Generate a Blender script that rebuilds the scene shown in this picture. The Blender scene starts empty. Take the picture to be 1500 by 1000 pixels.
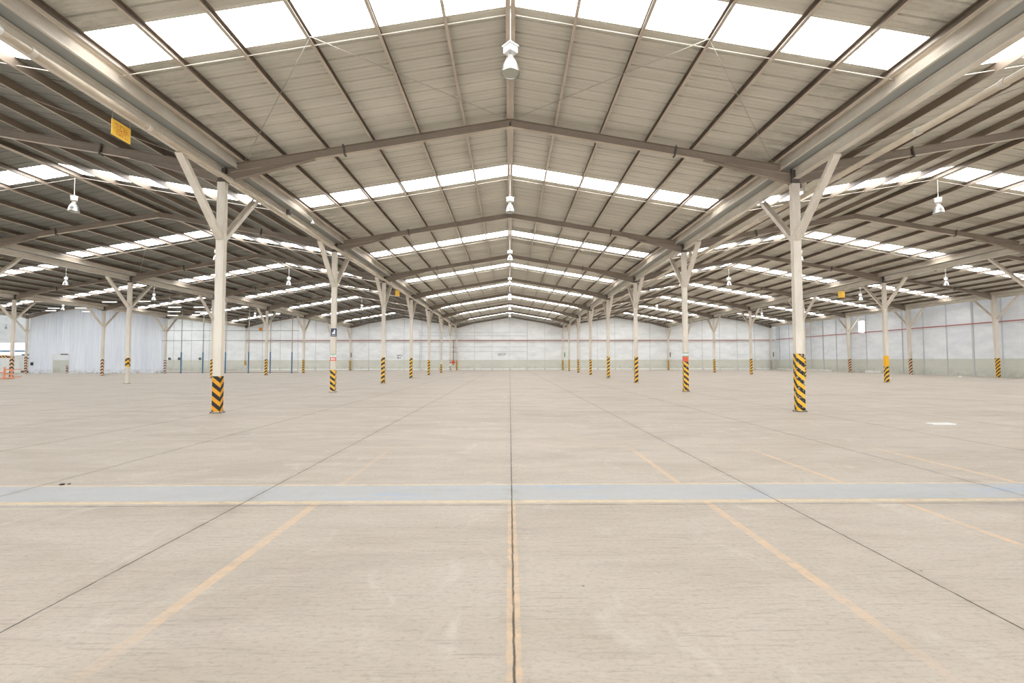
import bpy, bmesh, math, random
from mathutils import Vector, Matrix
random.seed(7)
scene = bpy.context.scene
C = scene.collection
PI = math.pi

# ------------------------------------------------------------------ geometry of the hall (metres)
BAY, ROW0 = 10.036, 15.496
def RY(k): return ROW0 + k * BAY
HALF, SPAN = 9.4, 18.8
SL = 0.169                      # roof slope
R_TOP = 9.62                    # top of rafter at the ridge
PUR = 0.20                      # purlin height
R_SHEET = R_TOP + PUR + 0.01    # underside of roof sheet at the ridge
Y_FRONT, Y_BACK = -24.0, 85.2
ANG = math.atan(SL)
CENTRES = [-75.2, -56.4, -37.6, -18.8, 0.0, 18.8, 37.6]
LINES = [-65.8, -47.0, -28.2, -9.4, 9.4, 28.2, 47.0]

# ------------------------------------------------------------------ mesh helper
class MB:
    def __init__(s): s.v = []; s.f = []; s.m = []
    def add(s, vs, fs, mi=0):
        n = len(s.v); s.v += [tuple(v) for v in vs]
        s.f += [tuple(i + n for i in f) for f in fs]; s.m += [mi] * len(fs)
    def box(s, x0, x1, y0, y1, z0, z1, mi=0):
        vs = [(x, y, z) for z in (z0, z1) for y in (y0, y1) for x in (x0, x1)]
        s.add(vs, [(0,2,3,1),(4,5,7,6),(0,1,5,4),(2,6,7,3),(0,4,6,2),(1,3,7,5)], mi)
    def loft(s, rings, cap=True, closed=True, mi=0):
        n = len(rings[0]); vs = [v for r in rings for v in r]; fs = []
        for i in range(len(rings) - 1):
            for j in range(n if closed else n - 1):
                a = i * n + j; b = i * n + (j + 1) % n
                fs.append((a, b, b + n, a + n))
        if cap and closed:
            fs.append(tuple(range(n))[::-1]); fs.append(tuple((len(rings) - 1) * n + i for i in range(n)))
        s.add(vs, fs, mi)
    def beam(s, p0, p1, prof, side, mi=0, low=None):
        """extrude the closed 2-D profile [(a, b)] from p0 to p1; a runs along side, b along the other normal"""
        p0, p1 = Vector(p0), Vector(p1); d = (p1 - p0).normalized()
        a = Vector(side); a = (a - d * a.dot(d)).normalized(); b = a.cross(d)
        if b.z < -1e-6: b = -b
        s.loft([[p + a * u + b * w for u, w in prof] for p in (p0, p1)], mi=mi)
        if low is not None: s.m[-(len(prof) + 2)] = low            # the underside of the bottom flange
    def tube(s, pts, r, n=8, mi=0):
        pts = [Vector(p) for p in pts]; rings = []
        for i, p in enumerate(pts):
            d = (pts[min(i + 1, len(pts) - 1)] - pts[max(i - 1, 0)]).normalized()
            u = Vector((0, 0, 1)) if abs(d.z) < .9 else Vector((1, 0, 0))
            a = d.cross(u).normalized(); b = d.cross(a)
            rings.append([p + (a * math.cos(t) + b * math.sin(t)) * r for t in [2 * PI * k / n for k in range(n)]])
        s.loft(rings, mi=mi)
    def lathe(s, prof, c=(0, 0, 0), n=24, cap=True, mi=0):
        s.loft([[(c[0] + r * math.cos(2 * PI * k / n), c[1] + r * math.sin(2 * PI * k / n), c[2] + z) for k in range(n)] for r, z in prof], cap=cap, mi=mi)
    def mesh(s, name, mats, smooth=False):
        me = bpy.data.meshes.new(name); me.from_pydata(s.v, [], s.f)
        for m in (mats if isinstance(mats, (list, tuple)) else [mats]): me.materials.append(m)
        me.polygons.foreach_set('material_index', s.m)
        bm = bmesh.new(); bm.from_mesh(me); bmesh.ops.recalc_face_normals(bm, faces=bm.faces); bm.to_mesh(me); bm.free()
        if smooth:
            me.polygons.foreach_set('use_smooth', [True] * len(me.polygons))
            try: me.set_sharp_from_angle(angle=math.radians(40))
            except Exception: pass
        me.update(); return me
def link(name, me, parent=None, loc=None):
    o = bpy.data.objects.new(name, me); C.objects.link(o)
    if parent is not None: o.parent = parent
    if loc is not None: o.location = loc
    return o
def tag(o, label, cat, group=None):
    o['label'] = label; o['category'] = cat
    if group: o['group'] = group
    return o
def thing(name, label, cat, loc=(0, 0, 0), rz=0, group=None):
    o = bpy.data.objects.new(name, None); C.objects.link(o); o.location = loc; o.rotation_euler = (0, 0, rz)
    o.empty_display_size = .2
    return tag(o, label, cat, group)
def struct(name, mb, m, smooth=False):
    o = link(name, mb.mesh(name, m, smooth)); o['kind'] = 'structure'; return o
def C_prof(h, w, t=.006, lip=.0, flip=1):
    """channel: web on the a=0 side, flanges towards +a (flip=-1: -a), b from 0 to h"""
    p = [(0, 0), (w, 0), (w, t), (t, t), (t, h - t), (w, h - t), (w, h), (0, h)]
    if lip: p = [(0, 0), (w, 0), (w, lip), (w - t, lip), (w - t, t), (t, t), (t, h - t), (w - t, h - t), (w - t, h - lip), (w, h - lip), (w, h), (0, h)]
    return [(a * flip, b) for a, b in p]
def I_prof(h, w, tf=.012, tw=.008, b0=0):
    q, k = w / 2, tw / 2
    p = [(-q, 0), (q, 0), (q, tf), (k, tf), (k, h - tf), (q, h - tf), (q, h), (-q, h), (-q, h - tf), (-k, h - tf), (-k, tf), (-q, tf)]
    return [(a, b + b0) for a, b in p]
def box_prof(w, h): return [(-w/2, -h/2), (w/2, -h/2), (w/2, h/2), (-w/2, h/2)]

# ------------------------------------------------------------------ materials
def srgb(r, g, b):
    f = lambda c: (c / 255) / 12.92 if c / 255 <= .04045 else ((c / 255 + .055) / 1.055) ** 2.4
    return (f(r), f(g), f(b), 1)
class NT:
    def __init__(s, name):
        s.mat = bpy.data.materials.new(name); s.mat.use_nodes = True; s.t = s.mat.node_tree; s.t.nodes.clear()
        s.out = s.n('ShaderNodeOutputMaterial'); s.b = s.n('ShaderNodeBsdfPrincipled')
        s.t.links.new(s.b.outputs[0], s.out.inputs[0])
    def n(s, typ, **kw):
        o = s.t.nodes.new(typ)
        for k, v in kw.items(): setattr(o, k, v)
        return o
    def L(s, a, b): s.t.links.new(a, b)
    def put(s, sock, v):
        if v is None: return
        if hasattr(v, 'links') or hasattr(v, 'is_linked'): s.L(v, sock)
        else: sock.default_value = v
    def math(s, op, a, b=None, c=None):
        o = s.n('ShaderNodeMath', operation=op)
        for i, v in enumerate((a, b, c)):
            if v is not None: s.put(o.inputs[i], v)
        return o.outputs[0]
    def mix(s, f, a, b, bt='MIX'):
        o = s.n('ShaderNodeMix', data_type='RGBA', blend_type=bt)
        s.put(o.inputs[0], f); s.put(o.inputs[6], a); s.put(o.inputs[7], b); return o.outputs[2]
    def obj(s): return s.n('ShaderNodeTexCoord').outputs['Object']
    def xyz(s, v):
        o = s.n('ShaderNodeSeparateXYZ'); s.L(v, o.inputs[0]); return o.outputs
    def mapping(s, v, scale):
        o = s.n('ShaderNodeMapping'); s.L(v, o.inputs[0]); o.inputs['Scale'].default_value = scale; return o.outputs[0]
    def noise(s, v, scale, detail=4, rough=.55, dist=0):
        o = s.n('ShaderNodeTexNoise'); s.L(v, o.inputs['Vector']); o.inputs['Scale'].default_value = scale
        o.inputs['Detail'].default_value = detail; o.inputs['Roughness'].default_value = rough
        o.inputs['Distortion'].default_value = dist; return o.outputs[0]
    def ramp(s, f, lo, hi, a=0.0, b=1.0):
        o = s.n('ShaderNodeMapRange'); s.put(o.inputs[0], f)
        o.inputs[1].default_value = lo; o.inputs[2].default_value = hi; o.inputs[3].default_value = a; o.inputs[4].default_value = b
        return o.outputs[0]
    def band(s, v, c, w, soft=.01):
        """1 where |v - c| < w/2"""
        d = s.math('ABSOLUTE', s.math('SUBTRACT', v, c)); return s.ramp(d, w / 2 + soft / 2, w / 2 - soft / 2)
    def bump(s, h, strength=.3, dist=.01):
        o = s.n('ShaderNodeBump'); s.L(h, o.inputs['Height']); o.inputs['Strength'].default_value = strength
        o.inputs['Distance'].default_value = dist; s.L(o.outputs[0], s.b.inputs['Normal'])
    def fin(s, col, rough=.6, metal=0, spec=.5):
        s.put(s.b.inputs['Base Color'], col); s.put(s.b.inputs['Roughness'], rough); s.b.inputs['Metallic'].default_value = metal
        s.b.inputs['Specular IOR Level'].default_value = spec; return s.mat

def worn(name, base, dark, rough=.55, scale=3, amt=.5, metal=0, spots=None, stretch=(1, 1, .25)):
    n = NT(name); g = n.n('ShaderNodeNewGeometry').outputs['Position']; v = n.mapping(g, stretch)
    f = n.ramp(n.noise(v, scale, 6, .65), .38, .75, 0, amt)
    col = n.mix(f, base, dark)
    if spots: col = n.mix(n.ramp(n.noise(g, scale * 7, 4, .7), .66, .72, 0, .8), col, spots)
    return n.fin(col, rough, metal)
M = {}
M['cream'] = worn('cream_paint', srgb(232, 223, 209), srgb(190, 178, 164), .45, 2.2, .6, spots=srgb(150, 120, 95))
M['flange'] = worn('floor_lit_flange', srgb(208, 196, 180), srgb(160, 146, 130), .4, 1.2, .6, stretch=(1, .3, 1))  # undersides of purlins and rafters coloured lighter, painting in light from the floor
M['taupe'] = worn('taupe_steel', srgb(136, 122, 108), srgb(92, 82, 72), .45, 1.2, .7, stretch=(1, .3, 1))  # purlin webs coloured darker, painting in their shade beside the flanges
M['rafter'] = worn('rafter_steel', srgb(156, 142, 127), srgb(116, 104, 92), .45, 1.5, .6, stretch=(.4, 1, 1))
M['darksteel'] = worn('dark_steel', srgb(105, 95, 86), srgb(60, 54, 50), .6, 3, .6)
M['beam'] = worn('rusty_cream_beam', srgb(236, 230, 218), srgb(190, 172, 152), .35, 2.5, .6, spots=srgb(140, 108, 84), stretch=(1, .35, 1))
M['gutter'] = worn('grey_gutter', srgb(176, 180, 178), srgb(136, 140, 140), .5, .8, .7, stretch=(1, .3, 1))
M['pipe'] = worn('cream_pipe', srgb(222, 210, 190), srgb(150, 132, 110), .35, 2.5, .6, stretch=(1, .5, 1))
M['collar'] = worn('pipe_collar', srgb(232, 226, 214), srgb(160, 140, 120), .4, 3, .5)
M['white'] = worn('white_enamel', srgb(240, 240, 238), srgb(205, 205, 200), .35, 4, .3)
M['rod'] = worn('rod_steel', srgb(190, 182, 170), srgb(110, 100, 92), .4, 2, .5)
M['blue'] = worn('blue_post', srgb(78, 122, 155), srgb(60, 92, 118), .5, 3, .4)
M['orange'] = worn('orange_paint', srgb(236, 150, 108), srgb(232, 178, 150), .5, 4, .5)
M['red'] = worn('red_paint', srgb(222, 74, 48), srgb(190, 60, 42), .4, 4, .4)
M['redpipe'] = worn('dull_red_pipe', srgb(176, 104, 100), srgb(150, 92, 88), .5, 1, .5)
M['signyellow'] = worn('yellow_board', srgb(255, 208, 88), srgb(250, 190, 60), .5, 6, .5)
M['signorange'] = worn('orange_board', srgb(240, 150, 62), srgb(230, 130, 50), .5, 6, .5)
M['ink'] = worn('orange_ink', srgb(222, 110, 34), srgb(200, 90, 26), .6, 6, .3)
M['greyink'] = worn('grey_ink', srgb(110, 112, 112), srgb(90, 92, 92), .6, 6, .3)
M['signblue'] = worn('blue_sign', srgb(44, 66, 98), srgb(38, 56, 84), .5, 6, .3)
M['signgreen'] = worn('green_sign', srgb(96, 168, 128), srgb(84, 150, 112), .5, 6, .3)
M['signred'] = worn('red_sign', srgb(232, 96, 70), srgb(222, 120, 90), .5, 6, .6)
M['black'] = worn('black_rubber', srgb(40, 38, 38), srgb(24, 24, 24), .6, 6, .3)
n = NT('reflector_metal'); M['reflector'] = n.fin(srgb(214, 214, 212), .3, .85)
n = NT('lamp_lens'); M['lens'] = n.fin(srgb(178, 180, 168), .25, 0)
n = NT('translucent_panel'); n.b.inputs['Emission Color'].default_value = (.97, .99, 1, 1); n.b.inputs['Emission Strength'].default_value = 9.5
M['skylight'] = n.fin((.8, .8, .8, 1), .5)
n = NT('window_glow'); n.b.inputs['Emission Color'].default_value = (.97, 1, 1, 1); n.b.inputs['Emission Strength'].default_value = 3
M['winlight'] = n.fin((.8, .8, .8, 1), .3)
n = NT('tube_light'); n.b.inputs['Emission Color'].default_value = (1, 1, 1, 1); n.b.inputs['Emission Strength'].default_value = 1.2
M['tube'] = n.fin((.8, .8, .8, 1), .3)

def hazard(name, slope_sign, period=.29, k=.8, a=srgb(248, 190, 12), b=srgb(18, 14, 18), wornness=.15, under=srgb(214, 196, 176)):
    n = NT(name); o = n.obj(); x, y, z = n.xyz(o)
    v = n.math('ADD', z, n.math('MULTIPLY', x, slope_sign * k))
    v = n.math('ADD', v, n.math('MULTIPLY', y, 1.2 * (-1.0 if slope_sign > 0 else 1.0)))
    fr = n.math('FRACT', n.math('DIVIDE', n.math('ADD', v, 10.05), period))
    d = n.math('ABSOLUTE', n.math('SUBTRACT', fr, .5)); f = n.ramp(d, .24, .26)
    col = n.mix(f, b, a); g = n.n('ShaderNodeNewGeometry').outputs['Position']
    col = n.mix(n.ramp(n.noise(g, 14, 5, .7), .70 - wornness, .78 - wornness, 0, .9), col, under)
    return n.fin(col, .5)
M['hz_down'] = hazard('hazard_stripes_falling', 1)
M['hz_up'] = hazard('hazard_stripes_rising', -1, period=.33, k=.7)
M['hz_faded'] = hazard('hazard_stripes_faded', -1, period=.36, k=.6, a=srgb(244, 196, 150), b=srgb(46, 36, 38), wornness=.14, under=srgb(236, 220, 204))
M['hz_rw'] = hazard('hazard_stripes_red_white', -1, period=.36, k=.6, a=srgb(236, 220, 210), b=srgb(96, 52, 48), wornness=.12, under=srgb(236, 220, 204))
# two-way chevrons: falls on the front, rises on the aisle side
n = NT('hazard_chevrons'); x, y, z = n.xyz(n.obj())
v = n.math('ADD', n.math('ADD', z, n.math('MULTIPLY', x, .8)), n.math('MULTIPLY', y, -1.1))
fr = n.math('FRACT', n.math('DIVIDE', n.math('ADD', v, 10.02), .30)); f = n.ramp(n.math('ABSOLUTE', n.math('SUBTRACT', fr, .5)), .24, .26)
M['hz_chev'] = n.fin(n.mix(f, srgb(16, 12, 16), srgb(232, 160, 14)), .5)
n = NT('hazard_bar'); x, y, z = n.xyz(n.obj())
fr = n.math('FRACT', n.math('DIVIDE', n.math('ADD', n.math('ADD', x, z), 10), .3)); f = n.ramp(n.math('ABSOLUTE', n.math('SUBTRACT', fr, .5)), .24, .26)
M['hz_bar'] = n.fin(n.mix(f, srgb(50, 42, 44), srgb(236, 180, 90)), .5)
M['plainyellow'] = worn('plain_yellow_paint', srgb(250, 186, 20), srgb(236, 166, 20), .5, 6, .4)

# roof sheet: silvery grey with sheet-to-sheet differences and grime towards the gutters
def roof_material():
    n = NT('roof_sheet'); g = n.n('ShaderNodeNewGeometry').outputs['Position']; x, y, z = n.xyz(g)
    wn = n.n('ShaderNodeTexWhiteNoise', noise_dimensions='2D'); cb = n.n('ShaderNodeCombineXYZ')
    n.L(n.math('FLOOR', n.math('DIVIDE', n.math('ADD', y, .12), .96)), cb.inputs[0])
    n.L(n.math('FLOOR', n.math('DIVIDE', n.math('ADD', x, 100 * SPAN + .0), SPAN / 2)), cb.inputs[1]); n.L(cb.outputs[0], wn.inputs['Vector'])
    r = wn.outputs['Value']
    col = n.mix(r, srgb(224, 220, 208), srgb(206, 202, 190))
    left_bays = n.math('MULTIPLY', n.math('LESS_THAN', x, -HALF), 1.0)
    col = n.mix(n.ramp(r, .9, .92, 0, .75), col, srgb(172, 166, 152))
    col = n.mix(n.ramp(n.noise(n.mapping(g, (.35, 2.5, .35)), 1.2, 6, .65), .45, .8, 0, .35), col, srgb(164, 158, 144))
    ex = n.math('ABSOLUTE', n.math('SUBTRACT', n.math('PINGPONG', n.math('ADD', x, 100 * SPAN), HALF), 0))   # distance from ridge
    ed = n.ramp(ex, 7.2, 9.2); st = n.math('MULTIPLY', ed, n.ramp(n.noise(n.mapping(g, (.8, 3, 1)), 1.1, 6, .7), .42, .66))
    col = n.mix(n.math('MULTIPLY', st, .75), col, srgb(78, 72, 66))
    col = n.mix(n.math('MULTIPLY', left_bays, .92), col, srgb(150, 154, 156), 'MULTIPLY')   # the left bays' sheets are tinted a darker, cooler grey
    return n.fin(col, .5, .0, .4)
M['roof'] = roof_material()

def wall_material(name, axis, white, dado, seam=3.133, white2=None):
    n = NT(name); g = n.n('ShaderNodeNewGeometry').outputs['Position']; x, y, z = n.xyz(g)
    a = x if axis == 'x' else y
    bt = n.n('ShaderNodeTexBrick'); cb = n.n('ShaderNodeCombineXYZ'); n.L(a, cb.inputs[0]); n.L(z, cb.inputs[1]); n.L(cb.outputs[0], bt.inputs['Vector'])
    bt.inputs['Scale'].default_value = 1; bt.inputs['Brick Width'].default_value = .4; bt.inputs['Row Height'].default_value = .2; bt.inputs['Mortar Size'].default_value = .008
    bt.inputs['Color1'].default_value = (1, 1, 1, 1); bt.inputs['Color2'].default_value = (.96, .96, .96, 1); bt.inputs['Mortar'].default_value = (.82, .82, .82, 1)
    nz = n.noise(n.mapping(g, (1, 1, 2.5)), .5, 6, .6)
    up = n.mix(n.ramp(nz, .4, .75, 0, .6), white, white2 or srgb(216, 218, 220))
    lo = n.mix(n.ramp(nz, .4, .75, 0, .6), dado, srgb(204, 205, 194))
    zz = n.math('ADD', z, n.math('MULTIPLY', n.noise(g, 3, 2), .02))
    col = n.mix(n.ramp(zz, 1.8, 1.83), lo, up)
    gr = n.math('MULTIPLY', n.ramp(z, .9, .2), n.ramp(n.noise(g, 1.6, 5, .7), .4, .7))
    col = n.mix(n.math('MULTIPLY', gr, .45), col, srgb(140, 138, 124))
    col = n.mix(.8, col, bt.outputs['Color'], 'MULTIPLY')
    return n.fin(col, .7)
M['wall_back'] = wall_material('painted_block_wall', 'x', srgb(248, 250, 250), srgb(222, 222, 210))
M['wall_side'] = wall_material('painted_side_wall', 'y', srgb(242, 246, 250), srgb(214, 216, 205), white2=srgb(212, 218, 228))
n = NT('corrugated_white'); g = n.n('ShaderNodeNewGeometry').outputs['Position']; x, y, z = n.xyz(g)
col = n.mix(n.ramp(n.noise(n.mapping(g, (3, 1, .12)), 1.5, 6, .7), .4, .75, 0, .7), srgb(244, 247, 252), srgb(208, 216, 230))
wn = n.n('ShaderNodeTexWhiteNoise', noise_dimensions='1D'); n.L(n.math('FLOOR', n.math('DIVIDE', x, .9)), wn.inputs['W'])
col = n.mix(n.math('MULTIPLY', wn.outputs['Value'], .3), col, srgb(206, 212, 226))
col = n.mix(n.math('MULTIPLY', n.ramp(z, .7, 0), n.ramp(n.noise(g, 3, 4), .4, .7)), col, srgb(170, 160, 148))
M['sheetwall'] = n.fin(col, .5)
M['trim'] = worn('grey_joint', srgb(206, 208, 208), srgb(182, 184, 184), .7, 2, .5)
M['plinth'] = worn('white_plinth', srgb(244, 244, 240), srgb(210, 206, 196), .6, 1.2, .6)
M['frontwall'] = worn('plain_white_wall', srgb(232, 232, 228), srgb(205, 205, 200), .7, 1, .5)

def floor_material():
    n = NT('worn_concrete'); g = n.n('ShaderNodeNewGeometry').outputs['Position']; x, y, z = n.xyz(g)
    big = n.noise(g, .16, 5, .6); med = n.noise(n.mapping(g, (.45, 1.7, 1)), .9, 8, .68, .6); fine = n.noise(n.mapping(g, (1, 1.8, 1)), 20, 8, .75)
    col = n.mix(n.ramp(big, .3, .7), srgb(192, 182, 170), srgb(202, 191, 179))
    col = n.mix(n.ramp(med, .42, .66, 0, .55), col, srgb(178, 167, 152))
    col = n.mix(n.ramp(fine, .5, .66, 0, .6), col, srgb(156, 146, 133))
    col = n.mix(n.ramp(n.noise(n.mapping(g, (1.4, .8, 1)), 1.3, 7, .7, 1.0), .56, .70, 0, .4), col, srgb(222, 215, 204))
    # trowel scratches
    rot = n.n('ShaderNodeMapping'); n.L(g, rot.inputs[0]); rot.inputs['Rotation'].default_value = (0, 0, .35); rot.inputs['Scale'].default_value = (1.2, 22, 1)
    scr = n.noise(rot.outputs[0], 1.6, 7, .75, .3)
    col = n.mix(n.ramp(scr, .53, .66, 0, .5), col, srgb(146, 136, 123))
    # dark tyre-rubbed patches
    dk = n.noise(n.mapping(g, (.5, 1.3, 1)), .42, 6, .72, .8)
    col = n.mix(n.ramp(dk, .52, .72, 0, .55), col, srgb(150, 140, 130))
    # specks of grit
    vo = n.n('ShaderNodeTexVoronoi'); n.L(g, vo.inputs['Vector']); vo.inputs['Scale'].default_value = 2.6
    sp = n.math('MULTIPLY', n.ramp(vo.outputs['Distance'], .035, .022), n.ramp(n.noise(g, 1.7, 2), .5, .55))
    col = n.mix(n.math('MULTIPLY', sp, .8), col, srgb(96, 86, 78))
    # paint ------------------------------------------------------------
    wear = n.noise(n.mapping(g, (1, 1.6, 1)), 5, 8, .75, .5); wear2 = n.noise(g, .7, 5, .65)
    keep = n.math('MULTIPLY', n.ramp(wear, .62, .42), n.ramp(wear2, .7, .35, .35, 1))
    jit = n.math('MULTIPLY', n.math('SUBTRACT', n.noise(g, 9, 4), .5), .03)
    yj = n.math('ADD', y, jit); xj = n.math('ADD', x, jit)
    blue = n.band(yj, 6.10, .68, .02)
    col = n.mix(n.math('MULTIPLY', blue, n.ramp(wear, .75, .4, .35, .85)), col, n.mix(n.ramp(n.noise(n.mapping(g, (.5, 1.5, 1)), .8, 4, .7), .54, .74), srgb(184, 190, 196), srgb(144, 182, 222)))
    cy = srgb(226, 208, 174)
    e1 = n.math('MAXIMUM', n.band(yj, 5.69, .11, .015), n.band(yj, 6.47, .055, .012))
    col = n.mix(n.math('MULTIPLY', e1, n.ramp(wear, .66, .4, .15, .9)), col, cy)
    e2 = n.band(yj, 9.25, .07, .02); col = n.mix(n.math('MULTIPLY', e2, n.math('MULTIPLY', keep, .45)), col, cy)
    org = srgb(224, 194, 160)
    near = n.math('MULTIPLY', n.ramp(yj, 5.66, 5.62), n.ramp(y, 2.3, 3.6, .0, 1))
    nearc = n.ramp(yj, 5.66, 5.62)
    far = n.math('MULTIPLY', n.ramp(yj, 6.5, 6.53), n.ramp(yj, 9.3, 8.6))
    for X, side, w, a in ((0, 'c', .085, .95), (-2.27, 'n', .095, .8), (2.28, 'n', .085, .85), (4.56, 'n', .075, .85), (-2.27, 'f', .085, .3), (2.26, 'f', .08, .75), (4.48, 'f', .08, .85), (6.85, 'f', .08, .9)):
        m = n.math('MULTIPLY', n.band(xj, X, w, .012), {'c': nearc, 'n': near, 'f': far}[side])
        m = n.math('MULTIPLY', m, n.ramp(wear, .68, .40, .12, a)); col = n.mix(m, col, org)
    # joints -------------------------------------------------------------
    wob = n.math('MULTIPLY', n.math('SUBTRACT', n.noise(g, 6, 5, .7), .5), .02)
    xw = n.math('ADD', x, wob); yw = n.math('ADD', y, wob)
    dx = n.math('PINGPONG', n.math('ADD', xw, 3.133 * 40), 3.133 / 2)
    gapx = n.ramp(dx, .011, .003)
    dy = n.math('PINGPONG', n.math('ADD', yw, -5.56 + BAY * 10), BAY / 2); gapy = n.math('MULTIPLY', n.ramp(dy, .011, .004), .7)
    gap = n.math('MULTIPLY', n.math('MAXIMUM', gapx, gapy), n.ramp(n.noise(g, 2.5, 4, .7), .3, .5, .45, 1))
    side = n.ramp(n.math('MAXIMUM', n.ramp(dx, .14, .0), n.ramp(dy, .1, .0)), 0, 1)
    col = n.mix(n.math('MULTIPLY', n.math('MULTIPLY', side, .35), n.ramp(n.noise(g, 4, 5, .7), .4, .65)), col, srgb(140, 128, 112))
    col = n.mix(n.math('MULTIPLY', gap, .9), col, srgb(62, 54, 46))
    n.bump(n.math('SUBTRACT', n.math('MULTIPLY', n.math('ADD', fine, scr), .5), n.math('MULTIPLY', gap, 2)), .25, .01)
    return n.fin(col, n.ramp(med, .3, .7, .5, .68), 0, .35)
M['floor'] = floor_material()
M['yard'] = worn('yard_concrete', srgb(214, 212, 208), srgb(190, 188, 184), .8, .4, .5, stretch=(1, 1, 1))

# ------------------------------------------------------------------ setting: floor, walls
mb = MB(); mb.box(-84.6, 48.2, Y_FRONT, 86, -.2, 0); struct('floor', mb, M['floor'])
mb = MB(); mb.box(-130, 90, -60, Y_FRONT - .02, -.3, -.06); mb.box(-130, -84.7, Y_FRONT - .02, 130, -.3, -.06); mb.box(-84.7, 90, 86.1, 130, -.3, -.06)
struct('ground', mb, M['yard'])

def zroof(x):
    c = min(CENTRES, key=lambda q: abs(q - x)); return R_SHEET - SL * abs(x - c)
def gable_wall(name, x0, x1, y0, y1, m, holes=(), top=-.04, ribs=None):
    """wall in the xz plane whose head follows the roof; holes are (xa, xb, za, zb)"""
    xs = {x0, x1}
    for c in CENTRES + [c + HALF for c in CENTRES]:
        if x0 < c < x1: xs.add(c)
    for h in holes: xs.add(h[0]); xs.add(h[1])
    xs = sorted(xs); mb = MB()
    for a, b in zip(xs, xs[1:]):
        segs = [(0, None)]
        mid = (a + b) / 2
        for h in holes:
            if h[0] < mid < h[1]: segs = ([(0, h[2])] if h[2] > 0 else []) + [(h[3], None)]
        for z0, z1 in segs:
            e = 1e-4
            ta = zroof(a + e) + top if z1 is None else z1; tb = zroof(b - e) + top if z1 is None else z1
            vs = [(a, y0, z0), (b, y0, z0), (b, y0, tb), (a, y0, ta), (a, y1, z0), (b, y1, z0), (b, y1, tb), (a, y1, ta)]
            mb.add(vs, [(0,1,2,3),(5,4,7,6),(0,4,5,1),(3,2,6,7),(0,3,7,4),(1,5,6,2)])
    return struct(name, mb, m)
gable_wall('wall_back', -66, 48.2, Y_BACK, Y_BACK + .25, M['wall_back'])
mb = MB(); mb.box(47.75, 48.0, Y_FRONT, 64.3 - .55, 0, 8.3); mb.box(47.75, 48.0, 64.3 + .55, Y_BACK, 0, 8.3)
mb.box(47.75, 48.0, 63.75, 64.85, 0, 5.35); mb.box(47.75, 48.0, 63.75, 64.85, 7.0, 8.3)
struct('wall_right', mb, M['wall_side'])
mb = MB(); mb.box(-84.85, -84.6, Y_FRONT, 72, 4.6, 8.3)
for a, b in ((Y_FRONT, 30), (36, 38), (44, 46), (52, 54), (60, 62), (68, 72)): mb.box(-84.85, -84.6, a, b, 0, 4.6)  # gaps added in the unseen left wall to let in cool daylight
struct('wall_left', mb, M['frontwall'])
gable_wall('wall_left_end', -84.6, -66.2, 72.0, 72.25, M['wall_back'], holes=[(-79, -72.05, 0, 4.4), (-71.75, -71.1, 0, 4.35), (-70.95, -70.6, 0, 4.35)])
# plinths, joints, pipes of the back wall
mb = MB()
for i in range(-15, 15):
    a = i * 3.133 + .12; mb.box(a, a + 2.9, Y_BACK - .10, Y_BACK - .002, 0.01, .30)
struct('baseboard_back', mb, M['plinth'])
mb = MB()
for i in range(12, 23):
    a = Y_BACK - 3 - i * 0; pass
for i in range(1, 6):
    a = Y_BACK - i * 3.0; mb.box(47.62, 47.748, a + .12, a + 2.88, .01, .27)
mb.box(47.62, 47.748, 61.1, 63.7, .01, .3)
struct('baseboard_right', mb, M['plinth'])
mb = MB()
for i in range(-20, 16):
    X = i * 3.133
    if abs((X / HALF) - round(X / HALF)) < .02 and round(X / HALF) % 2: continue
    mb.box(X - .025, X + .025, Y_BACK - .05, Y_BACK - .002, 0, zroof(X) - .25)
struct('trim_1', mb, M['trim'])
mb = MB()
for i in range(0, 22):
    yy = 84.0 - i * 2.94
    w = .035 if i % 4 else .09
    if abs(yy - 64.3) < .6: continue
    mb.box(47.66, 47.748, yy - w, yy + w, 0, 8.2)
struct('trim_2', mb, M['trim'])
# window high in the right wall
mb = MB(); mb.box(47.8, 47.83, 63.75, 64.85, 5.35, 7.0); struct('window_1', mb, M['winlight'])
# pipes
def pipe(name, pts, r, m, label, n=8, group=None):
    mb = MB(); mb.tube(pts, r, n); return tag(link(name, mb.mesh(name, m, True)), label, 'pipe', group)
pipe('wall_pipe', [(-46.9, Y_BACK - .16, 5.30), (47.4, Y_BACK - .16, 5.30)], .06, M['redpipe'], 'long dull red pipe along the far end wall, upper of the two')
pipe('wall_pipe', [(-46.9, Y_BACK - .13, 4.98), (47.4, Y_BACK - .13, 4.98)], .035, M['pipe'], 'thin pale pipe along the far end wall, under the red one')
pipe('wall_pipe', [(47.56, 10, 5.4), (47.56, 84.8, 5.4)], .055, M['redpipe'], 'red pipe running along the right-hand white and green wall')

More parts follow.
